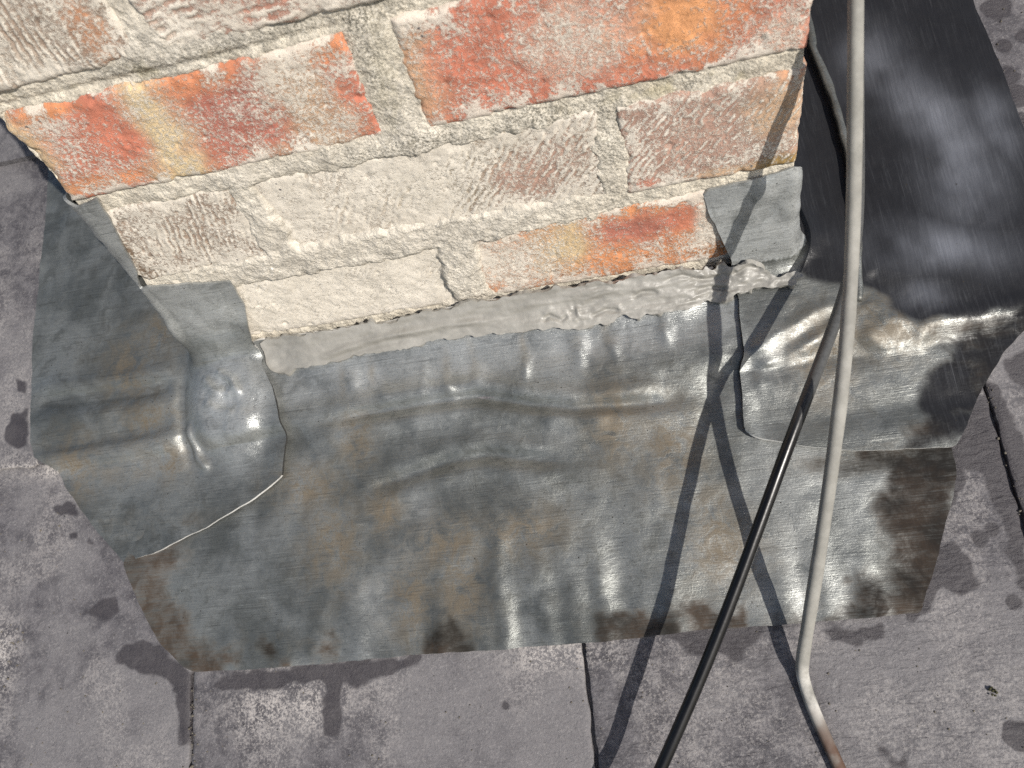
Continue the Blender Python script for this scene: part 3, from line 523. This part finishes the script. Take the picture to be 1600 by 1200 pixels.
def drape(outline, d, off, kf, ks, disp, sp=1.6, thick=2.0, wob=.35, seed=0):
    d = np.array(d, float); d /= np.linalg.norm(d)
    e1 = np.cross([0, 0, 1], d); e1 /= np.linalg.norm(e1); e2 = np.cross(d, e1)
    O = np.array([220, 0, -157.0]); pts = np.array(outline)-O; pl = np.c_[pts @ e1, pts @ e2]
    bd = []
    for a, b in zip(pl, np.roll(pl, -1, 0)):
        m = max(int(np.hypot(*(b-a))/sp), 1); t = np.arange(m)[:, None]/m; bd.append(a+(b-a)*t)
    bd = np.concatenate(bd)
    for _ in range(2): bd = .25*np.roll(bd, 1, 0)+.5*bd+.25*np.roll(bd, -1, 0)
    tn = np.roll(bd, -1, 0)-np.roll(bd, 1, 0); tn /= np.maximum(np.linalg.norm(tn, axis=1, keepdims=True), 1e-9)
    s = np.arange(len(bd))*sp; bd = bd+np.c_[-tn[:, 1], tn[:, 0]]*(wob*fbm(s/9, s*0, 0, seed, 3))[:, None]
    lo, hi = bd.min(0), bd.max(0); gx, gy = np.meshgrid(np.arange(lo[0], hi[0], sp), np.arange(lo[1], hi[1], sp*.87), indexing='ij')
    gx = gx + (np.arange(gx.shape[1]) % 2)*sp*.5; g = np.c_[gx.ravel(), gy.ravel()]
    g = g[poly_sd(g[:, 0], g[:, 1], bd) < -.6*sp]
    allp = np.r_[bd, g]
    r = delaunay_2d_cdt([Vector(p) for p in allp], [], [list(range(len(bd)))], 1, 1e-5)
    A = np.array([tuple(p) for p in r[0]]); T = np.array([f for f in r[2] if len(f) == 3])
    P = O+A[:, :1]*e1+A[:, 1:]*e2+d*420.0
    offv = None
    for it in range(50):
        f = F_solid(P, kf, ks)-(off(P) if callable(off) else off)
        P = P-d*np.clip(f, -5, 60)[:, None]*.9
    eps = .4; n = np.stack([F_solid(P+np.eye(3)[i]*eps, kf, ks)-F_solid(P-np.eye(3)[i]*eps, kf, ks) for i in range(3)], 1); n /= np.linalg.norm(n, axis=1, keepdims=True)
    P = P+n*disp(P, n)[:, None]
    tn_ = np.cross(P[T[:, 1]]-P[T[:, 0]], P[T[:, 2]]-P[T[:, 0]]) @ d; T[tn_ < 0] = T[tn_ < 0][:, ::-1]
    vn = vnormals(P, T); nb = len(P); Q = P-vn*thick
    E = np.concatenate([T[:, [0, 1]], T[:, [1, 2]], T[:, [2, 0]]]); key = np.sort(E, 1); ks_ = key[:, 0]*(nb+1)+key[:, 1]
    u, inv, c = np.unique(ks_, return_inverse=True, return_counts=True); be = E[c[inv] == 1]
    rv = np.unique(be); mp = np.full(nb, -1); mp[rv] = np.arange(len(rv)); m = len(rv)
    V = np.r_[P, Q, P[rv], Q[rv]]
    side = np.stack([2*nb+mp[be[:, 1]], 2*nb+mp[be[:, 0]], 2*nb+m+mp[be[:, 0]], 2*nb+m+mp[be[:, 1]]], 1)
    faces = [np.r_[T, T[:, ::-1]+nb], side]; fm = np.r_[np.zeros(2*len(T)), np.ones(len(side))]
    src = np.r_[np.arange(nb), np.arange(nb), rv, rv]
    return P, n, V, faces, fm, src
def lead_obj(name, outline, d, off, kf, ks, disp, attr, mats=None, **kw):
    P, n, V, faces, fm, src = drape(outline, d, off, kf, ks, disp, **kw)
    hs = (V[faces[1]].mean(1)-P0) @ N; q_ = V[faces[1]]; sn = np.cross(q_[:, 1]-q_[:, 0], q_[:, 3]-q_[:, 0]); sn /= np.maximum(np.linalg.norm(sn, axis=1, keepdims=True), 1e-9)
    fm[len(faces[0]):] = np.where(hs > 22, 0, np.where(np.abs(sn @ DN) < .45, 2, 1))      # roof edges across the slope bright; side edges carry painted gap shade
    at = {k: np.clip(a, 0, 1)[src] for k, a in attr(P).items()}
    return obj(name, V, faces, mats or [M_LEAD, M_CUT, M_GAP_SHADE], fmat=fm, attrs=at)
def valley(x, v, pts, amp, w):
    d, t = line_d(x, v, pts); return amp*t*np.exp(-(d/w)**2)
def stains(x, v):
    tan = 0*x
    for i, c in enumerate(P_TAN): tan = np.maximum(tan, gau(x, v, c, 22+8*math.sin(i*2.3), 26+9*math.cos(i*1.7)))
    return tan
# --- apron
def disp_apron(P, n):
    x, v = xv(P); m = sstep(40, 85, x)*sstep(415, 375, x); m2 = sstep(20, 40, v)
    out = .55*fbm(x/48, v/40, 0, 21, 3)*m2 + .22*fbm(x/14, v/12, 0, 22, 3)*m2
    out = out+sstep(150, 225, v)*(.9*fbm(x/26, v/170, 0, 23, 2)+.4)*sstep(-75, -20, x)
    for i, c in enumerate(F_AP_DIMPLE): out = out+(1.9+.7*math.sin(i*5))*gau(x, v, c, 4.5+math.cos(i*3), 9+2*math.sin(i*2), .25*math.sin(i*7))*m
    out = out+m*(valley(x, v, F_CREASE_A[0], -3.3, 4.5)+valley(x, v, [(a, b-10) for a, b in F_CREASE_A[0]], 1.5, 6)+valley(x, v, [(a, b+10) for a, b in F_CREASE_A[0]], 1.2, 7))
    out = out+m*(valley(x, v, F_CREASE_A[1], -2.8, 5)+valley(x, v, [(a, b+11) for a, b in F_CREASE_A[1]], 1.3, 7)+valley(x, v, [(a, b-10) for a, b in F_CREASE_A[1]], 1.2, 7)+valley(x, v, F_CREASE_A[2], 1.2, 7))
    out = out+m*1.2*gau(x, v, (320, 75), 16, 10)-m*1.0*gau(x, v, (345, 80), 14, 10)
    for i, (cx, v0, v1, a) in enumerate(((172, 205, 240, 1.5), (213, 150, 240, 1.5), (240, 190, 240, 1.3), (283, 180, 240, 1.7), (330, 200, 240, 1.2), (120, 205, 240, 1.0), (60, 210, 240, .8), (395, 205, 240, 1.3), (440, 200, 240, 1.2))):
        out = out+a*gau(x, 0*x, (cx+5*math.sin(i), 0), 6.5)*sstep(v0-25, v0+20, v)*(.7+.6*fbm(x/20, v/25, 0, 24, 2))-.6*a*gau(x, 0*x, (cx+15, 0), 8)*sstep(v0-25, v0+20, v)
    out = out+.38*m2*fbm(x/27, v/24, 0, 25, 2)
    e = np.minimum(np.abs(v-237), 40); out = out-.6*np.exp(-e/10)
    return np.where(x > 385, np.minimum(out, .3+2*sstep(135, 160, v)), np.maximum(out, -2.9-2.5*sstep(60, 75, v)*sstep(125, 105, v)*sstep(80, 110, x)))
def attr_apron(P):
    x, v = xv(P)
    edge = 1.1*sstep(209, 230, v+9*fbm(x/15, v/15, 0, 32, 4))*sstep(-.55, .25, fbm(x/30, v/60, 0, 31, 3))
    wn = 12*fbm(x/22, v/22, 0, 35, 5)
    corner = sstep(18, -14, poly_sd(x, v, [(520, 135), (520, 240), (385, 240), (440, 226), (458, 205), (468, 180), (462, 160), (470, 150), (440, 148), (430, 138)])+wn)
    left = 1.0*sstep(22, -12, poly_sd(x, v, [(-75, 135), (-15, 128), (-25, 150), (-30, 175), (-14, 200), (2, 240), (-80, 240)])+wn)
    red = np.zeros_like(x)
    for c in P_DARKRED[1:5]: red = np.maximum(red, gau(x, v, c, 22, 13))
    red = np.maximum(red, .95*edge); red = np.maximum(red, np.maximum(1.0*corner, .85*left)); red = np.maximum(red, .9*sstep(10, -3, np.abs(v-(143+5*sstep(480, 430, x)))-4)*sstep(415, 450, x))
    pale = .30*sstep(62, 40, v)+.20*np.clip(fbm(x/40, v/70, 0, 34, 3), 0, 1)
    dark = np.clip(.46*corner, 0, 1)
    tan = stains(x, v); tan = np.maximum(tan, .8*gau(x, v, (465, 140), 45, 6))
    # run marks below the sealant
    for cx, cv in ((112, 38), (135, 34), (192, 40), (212, 36), (250, 32), (309, 34)): tan = np.maximum(tan, .55*gau(x, v, (cx, cv), 3.2, 13))
    return dict(dark=dark, tan=tan, red=red, pale=pale, smear=0*x, polish=.4*sstep(70, 40, v))
apron = lead_obj('apron_flashing', APRON, (0, -.64, .77), 3.4, 16, 16, disp_apron, attr_apron, sp=1.7, seed=41)
tag(apron, 'wide crumpled grey lead apron sheet below the brick face', 'lead flashing', 'lead flashings round the chimney')
# --- left flashing
def off_left(P):
    h = (P-P0) @ N; return 3.4+.9*sstep(15, 40, h)+3.0*sstep(-80, -20, P[:, 0])*sstep(60, -10, P[:, 1])*sstep(60, 15, h)
def disp_left(P, n):
    x, v = xv(P); h = (P-P0) @ N; rf = sstep(40, 12, h)
    out = .9*fbm(x/42, v/36, P[:, 2]/50, 51, 3)+.16*fbm(x/12, v/10, P[:, 2]/12, 52, 3)
    q = ((x-22)/37)**2+((v-44)/52)**2
    bos = 9.0*sstep(1.2, .1, ((x-22)/38)**2+((v-26)/66)**2)*rf
    out = out+bos+rf*sstep(1.4, .4, q)*(.9*fbm(x/19, v/16, 0, 53, 2)+1.2*gau(x, v, (30, 30), 6, 8)+1.4*gau(x, v, (14, 38), 7, 6)-1.2*gau(x, v, (22, 36), 4, 9)+1.2*gau(x, v, (6, 70), 7, 10)+1.0*gau(x, v, (36, 58), 8, 6))
    out = out+rf*(valley(x, v, F_CREASE_L[0], -3.2, 6)+valley(x, v, [(a, b+15) for a, b in F_CREASE_L[0]], 3.0, 8)+valley(x, v, F_CREASE_L[1], -2.8, 6)+valley(x, v, [(a, b+16) for a, b in F_CREASE_L[1]], 2.8, 9)+valley(x, v, [(a, b-12) for a, b in F_CREASE_L[0]], 2.4, 7))
    out = out+rf*valley(x, v, [(-13, 50), (-11.5, 66), (-8, 80), (2, 92)], 3.0, 3.2)-rf*valley(x, v, [(-20, 8), (-21, 30), (-20, 48), (-19, 66), (-15, 84), (-4, 98)], 2.6, 4.5)
    out = out+rf*(1.6*gau(x, v, (-15, 112), 40, 14)-1.4*gau(x, v, (5, 104), 30, 8))
    out = out+rf*(valley(x, v, [(2, 20), (14, 33), (30, 40)], 2.6, 3.2)+valley(x, v, [(14, 18), (28, 27), (36, 42)], 2.4, 3.0)+valley(x, v, [(4, 40), (16, 50), (32, 54)], 2.2, 3.6)-valley(x, v, [(8, 27), (22, 37), (36, 50)], .9, 3)+valley(x, v, [(20, 62), (34, 66), (46, 60)], 1.0, 5))
    out = out+rf*4.6*sstep(44, 64, x)*sstep(112, 84, v)*sstep(5, 25, v)+rf*1.2*sstep(110, 128, v)*sstep(-60, -20, x)
    # the corner stands off the brick
    wl = (1-rf)*sstep(.25, .9, -n[:, 0])*sstep(40, 0, P[:, 1])
    out = out+wl*(.6+6.5*sstep(-30, -140, P[:, 2])+.8*fbm(P[:, 2]/14, x/14, 0, 55, 3))
    fr = sstep(6, -2, P[:, 1])*sstep(-84, -110, P[:, 2])*(1-rf); out = out+fr*1.2*fbm(x/18, P[:, 2]/18, 0, 56, 2)
    return np.where(rf > .5, np.maximum(out, -2.3), out)
def attr_left(P):
    x, v = xv(P)
    tan = stains(x, v); tan = np.maximum(tan, .9*gau(x, v, (-45, 44), 34, 9)); tan = np.maximum(tan, .6*gau(x, v, (-70, 80), 60, 14)); tan = np.maximum(tan, .55*gau(x, v, (-60, -10), 45, 30))
    red = np.maximum(.65*gau(x, v, (-5, 126), 30, 10), .42*gau(x, v, (-60, 122), 60, 22))
    pale = .6*gau(x, v, (25, 40), 34, 42)+.22*gau(x, v, (-70, 78), 60, 18)+.3*gau(x, v, (-125, 75), 20, 8)+.42*sstep(6, -2, P[:, 1])*sstep(25, 45, (P-P0) @ N)
    dark = .30*gau(x, v, (-110, -90), 70, 75)
    return dict(dark=dark, tan=tan, red=red, pale=pale, smear=0*x, polish=.95*gau(x, v, (22, 45), 36, 45))
left = lead_obj('side_flashing', LEFT, (-.55, -.6, .72), off_left, 13, 13, disp_left, attr_left, sp=1.5, seed=61)
tag(left, 'bulging grey lead flashing folded round the left corner of the chimney', 'lead flashing', 'lead flashings round the chimney')
# --- right flashing
def off_right(P):
    h = (P-P0) @ N; return 3.4+3.4*sstep(560, 500, P[:, 0])*sstep(60, -20, P[:, 1])*sstep(60, 15, h)
def disp_right(P, n):
    x, v = xv(P); h = (P-P0) @ N; rf = sstep(55, 15, h)
    out = .55*fbm(x/40, v/42, P[:, 2]/50, 71, 3)+.16*fbm(x/11, v/11, P[:, 2]/11, 72, 3)
    r = 0
    for i, (pts, a, w) in enumerate(zip(F_RIDGE_R, (1.9, 1.7, 1.7, 1.5, -2.0), (4.5, 5, 5, 4.5, 8))): r = r+valley(x, v, pts, a, w)
    r = r-2.6*gau(x, v, (462, 66), 14, 12)-1.8*gau(x, v, (432, 60), 12, 5, -.5)+1.6*gau(x, v, (420, 85), 20, 10)+1.4*gau(x, v, (412, 70), 5, 3)+1.2*gau(x, v, (405, 82), 4, 6)
    r = r+sstep(395, 420, x)*.7*fbm(x/14, v/14, 0, 73, 3)*gau(x, v, (455, 65), 60, 35)
    r = r+valley(x, v, [(505, 62), (530, 57), (560, 54), (600, 53)], 1.0, 5)
    out = out+rf*r+rf*2.2*sstep(404, 391, x)*sstep(10, 30, v)+rf*2.4*sstep(108, 130, v)
    fr = (1-rf)*sstep(8, -2, P[:, 1]); out = out+fr*(1.6*fbm(x/20, P[:, 2]/17, 0, 74, 2)-2.0*np.exp(-((P[:, 2]+138+.25*(x-400))/4)**2)+1.6*sstep(-90, -140, P[:, 2])*sstep(405, 440, x))
    return np.where(rf > .5, np.maximum(out, -2.6), out)
def attr_right(P):
    x, v = xv(P); h = (P-P0) @ N
    front = sstep(4, -6, P[:, 1]-0)*(x < 447)
    b = poly_sd(x, v, [(447, -400), (447, 10), (470, 26), (492, 36), (512, 55), (560, 57), (640, 50), (640, -400)])
    dark = sstep(13, -8, b+4*fbm(x/18, v/16, 0, 83, 2))
    wall = (h > 14) & (P[:, 1] < 4); dark = np.where(wall, 0, dark); dark = np.where((x > 438) & (P[:, 1] > 4) & (v < 40), 1, dark)
    tip = sstep(14, -8, poly_sd(x, v, [(516, 84), (530, 76), (620, 40), (560, 100), (515, 140), (488, 142), (500, 118), (508, 100)])+4*fbm(x/18, v/14, 0, 82, 2))
    dark = np.maximum(dark, .95*tip)
    red = np.maximum(.9*gau(x, v, (500, 128), 20, 9), .9*gau(x, v, (556, 72), 30, 5)); red = np.maximum(red, .5*gau(x, v, (470, 134), 20, 5))
    tan = stains(x, v); tan = np.maximum(tan, 1.0*gau(x, v, (463, 60), 14, 14)); tan = np.maximum(tan, .9*gau(x, v, (500, 62), 26, 14)); tan = np.maximum(tan, .7*gau(x, v, (490, 36), 16, 12))
    red = np.maximum(red, tip*np.clip(.55+.6*fbm(x/18, v/12, 0, 84, 3), 0, 1)); red = np.maximum(red, .8*gau(x, v, (545, 66), 40, 7))
    dark = np.where(b < 8, dark, dark*(1-.38*np.clip(red, 0, 1)))
    sm = np.maximum.reduce([.95*gau(x, v, (548, -95), 20, 40, -.5), .9*gau(x, v, (562, -45), 22, 40), .55*gau(x, v, (520, -140), 22, 30), .85*gau(x, v, (535, 10), 40, 16, .2), .6*gau(x, v, (590, -75), 14, 30), .5*gau(x, v, (520, 40), 20, 10)])
    sm = sm*np.clip(.8+.6*fbm(x/30, v/38, 0, 81, 3), 0, 1)
    pale = .55*wall+.22*gau(x, v, (420, 70), 40, 40)
    return dict(dark=dark, tan=tan*(1-wall), red=red, pale=pale, smear=sm, polish=.2*gau(x, v, (440, 65), 75, 40)+.6*gau(x, v, (560, 58), 50, 10))
right = lead_obj('side_flashing', RIGHT, (.5, -.55, .78), off_right, 13, 30, disp_right, attr_right, sp=1.5, seed=91)
tag(right, 'lead flashing at the right corner, almost black where oiled', 'lead flashing', 'lead flashings round the chimney')
# folded lip along the right flashing
def sweep(path, prof_n, rad, up=None):
    """tube with elliptical section; rad(i)->(a,b)"""
    P = np.array(path); m = len(P); t = np.gradient(P, axis=0); t /= np.linalg.norm(t, axis=1, keepdims=True)
    ref = np.tile(np.array(up if up is not None else N), (m, 1)); s = np.cross(t, ref); s /= np.linalg.norm(s, axis=1, keepdims=True); u = np.cross(s, t)
    a = np.arange(prof_n)/prof_n*2*np.pi; V = []
    for i in range(m):
        ra, rb = rad(i); c_, s_ = np.cos(a), np.sin(a); V.append(P[i]+np.outer(ra*np.sign(c_)*np.abs(c_)**.8, s[i])+np.outer(rb*np.sign(s_)*np.abs(s_)**.8, u[i]))
    V = np.concatenate(V); F = []
    i, j = np.meshgrid(np.arange(m-1), np.arange(prof_n), indexing='ij'); i = i.ravel(); j = j.ravel(); jn = (j+1) % prof_n
    F = np.stack([i*prof_n+j, (i+1)*prof_n+j, (i+1)*prof_n+jn, i*prof_n+jn], 1)
    V = np.r_[V, P[:1], P[-1:]]; nb = m*prof_n; j = np.arange(prof_n); jn = (j+1) % prof_n
    cap = np.r_[np.stack([j, jn, np.full(prof_n, nb)], 1), np.stack([(m-1)*prof_n+jn, (m-1)*prof_n+j, np.full(prof_n, nb+1)], 1)]
    return V, [F[:, ::-1], cap[:, ::-1]]
def catmull(pts, step=2.0):
    p = np.array(pts, float); p = np.r_[[2*p[0]-p[1]], p, [2*p[-1]-p[-2]]]; out = []
    for i in range(1, len(p)-2):
        L = np.linalg.norm(p[i+1]-p[i]); m = max(int(L/step), 2)
        for k in range(m):
            t = k/m; out.append(.5*(2*p[i]+(p[i+1]-p[i-1])*t+(2*p[i-1]-5*p[i]+4*p[i+1]-p[i+2])*t*t+(-p[i-1]+3*p[i]-3*p[i+1]+p[i+2])*t**3))
    out.append(p[-2]); return np.array(out)
path = catmull([tuple(roof_pt(487, -300, 9))]+[tuple(q) for q in LIP], 2.5)
m_ = len(path); wv = noise(np.arange(m_)/4.0, 0*np.arange(m_), 0, 4)
V, F = sweep(path, 12, lambda i: (2.9+.5*wv[i], 2.6))
V += N*0.0
lip = obj('folded_lip', V, F, [M_LEAD], right, attrs=dict(dark=np.full(len(V), .25), tan=np.full(len(V), .15), red=np.zeros(len(V)), pale=np.zeros(len(V)), smear=np.zeros(len(V)), polish=np.zeros(len(V))))
# --- sealant bead
def disp_seal(P, n):
    x, v = xv(P); z = P[:, 2]
    s = v+ (z+157)*.0
    out = .85*fbm(x/34, v/7, z/7, 101, 3)+1.6*sstep(355, 385, x)*np.abs(fbm(x/9, v/6, z/6, 106, 3))+.35*fbm(x/9, v/4, z/4, 102, 3)
    rough = sstep(230, 340, x)
    rid = 1-np.abs(fbm(x/34, v/6, z/6, 103, 2)); out = out+rough*(1.3*(rid**5)+.55*fbm(x/9, v/4, z/4, 104, 3))
    out = out+2.4*valley(x, v, [(95, 21), (120, 16), (150, 13), (200, 12), (245, 15)], 1.0, 2.2)-1.2*valley(x, v, [(92, 25), (120, 20.5), (150, 17), (200, 16)], 1.0, 2)
    out = out+1.6*gau(x, v, (292, 18), 7, 5)*(.5+noise(x/2.5, v/2.5, 0, 105))
    for pts in ([(266, 20), (272, 17), (280, 21), (286, 18)], [(330, 15), (338, 12), (350, 14)], [(352, 8), (366, 6), (380, 9), (392, 7)], [(398, 10), (410, 6), (420, 9)], [(300, 22), (312, 19), (322, 21)], [(372, 16), (384, 13), (396, 17)]):
        out = out+valley(x, v, pts, -2.2, 1.2)+valley(x, v, [(a+1, b-3.2) for a, b in pts], 1.0, 2.4)
    return out+.6
def off_seal(P): return 5.8+3.6*sstep(385, 402, P[:, 0])
seal = lead_obj('sealant_bead', SEAL, (0, -.7, .71), off_seal, 20, 20, disp_seal, lambda P: dict(dark=0*P[:, 0]), mats=[M_SEAL, M_SEAL, M_SEAL], sp=1.1, thick=3.2, wob=2.0, seed=111)
tag(seal, 'smeared strip of pale grey sealant along the foot of the bricks', 'sealant')

# ------------------------------------------------------------------ cables
def smooth(p, n=2, fix=0):
    p = np.array(p, float)
    for _ in range(n):
        q = p.copy(); q[1:-1] = .25*p[:-2]+.5*p[1:-1]+.25*p[2:]
        if fix: q[-fix:] = p[-fix:]
        p = q
    return p
g1 = smooth(list(reversed(GREY_UP))+GREY_RAW, 2)
g1 = np.r_[[(475, 260, 330), (470, 120, 190)], g1]
kink = [(398.1, -246.6, -241.5), (398.0, -248.9, -247.4)]
gp = np.r_[catmull(np.r_[g1, kink], 2.0)[:-1], catmull(np.r_[[kink[-1]], np.array(GREY_END)[1:], [(424, -380, -296), (440, -470, -334), (452, -600, -384)]], 2.0)]
gp = smooth(gp, 6)
wb = noise(np.arange(len(gp))/9.0, 0, 0, 12)*.25
V, F = sweep(gp, 20, lambda i: (3.65+.6*wb[i], 3.5+.3*wb[i]), up=(0.25, -.75, .6))
yy = V[:, 1]; hx = (V-P0) @ N
wh = sstep(-246, -252, yy)*sstep(-279, -268, yy); bw = sstep(-262, -292, yy+5*noise(V[:, 0]/3, V[:, 1]/5, 0, 3))
o = obj('grey_cable', V, F, [M_GREY], attrs=dict(white=wh, brown=bw))
tag(o, 'thick grey cable hanging past the chimney and bending onto the slates', 'cable', 'cables beside the chimney')
b1 = smooth(list(reversed(BLACK_UP))+BLACK_RAW, 3)
b1 = np.r_[[(478, 280, 330), (476, 140, 180)], b1, [(262, -362, -247), (225, -410, -264), (185, -470, -288), (140, -560, -324)]]
bp = smooth(catmull(b1, 2.0), 6)
V, F = sweep(bp, 20, lambda i: (3.4, 3.4), up=(0.25, -.75, .6))
o = obj('black_cable', V, F, [M_BLACK], attrs=dict(dust=.9*sstep(-150, -110, V[:, 1])))
tag(o, 'glossy black cable crossing behind the grey one over the lead', 'cable', 'cables beside the chimney')

# ------------------------------------------------------------------ small debris
rs = np.random.RandomState(5)
M_GRIT = mat_plain('grit', (.04, .034, .024), (.17, .15, .12), .95, 300); M_MOSS = mat_plain('dry_moss', (.015, .015, .008), (.07, .065, .025), .95, 900)
def pebble(r, seed):
    a = (1+5**.5)/2; P = np.array([(-1, a, 0), (1, a, 0), (-1, -a, 0), (1, -a, 0), (0, -1, a), (0, 1, a), (0, -1, -a), (0, 1, -a), (a, 0, -1), (a, 0, 1), (-a, 0, -1), (-a, 0, 1)], float)
    F = np.array([(0, 11, 5), (0, 5, 1), (0, 1, 7), (0, 7, 10), (0, 10, 11), (1, 5, 9), (5, 11, 4), (11, 10, 2), (10, 7, 6), (7, 1, 8), (3, 9, 4), (3, 4, 2), (3, 2, 6), (3, 6, 8), (3, 8, 9), (4, 9, 5), (2, 4, 11), (6, 2, 10), (8, 6, 7), (9, 8, 1)])
    q = np.random.RandomState(seed); return P/1.9*r*q.uniform(.6, 1.25, (12, 1))*q.uniform(.7, 1.2, 3), F
VV, FF, nb = [], [], 0
spots = []
for i in range(50): spots.append((542.5+rs.normal(0, 1.3), rs.uniform(100, 330), rs.uniform(.4, .95), 1))
for i in range(40): spots.append((-12+rs.normal(0, 1.2), rs.uniform(245, 330), rs.uniform(.4, 1.0), 1))
for i in range(45): spots.append((-176+rs.normal(0, 14), 205+rs.normal(0, 18), rs.uniform(.4, 1.1), 1))
for i in range(150): spots.append((rs.uniform(-200, 540), rs.uniform(238, 335), rs.uniform(.25, .75), 1))
for i in range(50): spots.append((rs.uniform(-190, -80), rs.uniform(90, 330), rs.uniform(.25, .8), 1))
for i in range(25): spots.append((rs.uniform(605, 640), rs.uniform(-190, -70), rs.uniform(.3, 1.0), 0))
for i, (x, v, r, k) in enumerate(spots):
    P, F = pebble(r, i); P = P+roof_pt(x, v, -STEP*k+r*.25-.2); VV.append(P); FF.append(F+nb); nb += 12
grit = obj('grit', np.concatenate(VV), [np.concatenate(FF)], [M_GRIT]); grit['kind'] = 'stuff'
tag(grit, 'scattered pale and brown grit on the slates', 'grit'); 
# a pinch of moss on the lower right slate
x, v = DEBRIS[0]; VV, FF, nb = [], [], 0
for i in range(14):
    P, F = pebble(rs.uniform(.5, 1.0), 900+i); P = P+roof_pt(x+rs.normal(0, 1.1), v+rs.normal(0, 1.9), -STEP+.6+abs(rs.normal(0, 1.0))); VV.append(P); FF.append(F+nb); nb += 12
o = obj('moss_tuft', np.concatenate(VV), [np.concatenate(FF)], [M_MOSS]); tag(o, 'tiny dark moss tuft on the lower right slate', 'moss')
for o in bpy.data.objects:
    if '_org' in o: del o['_org']
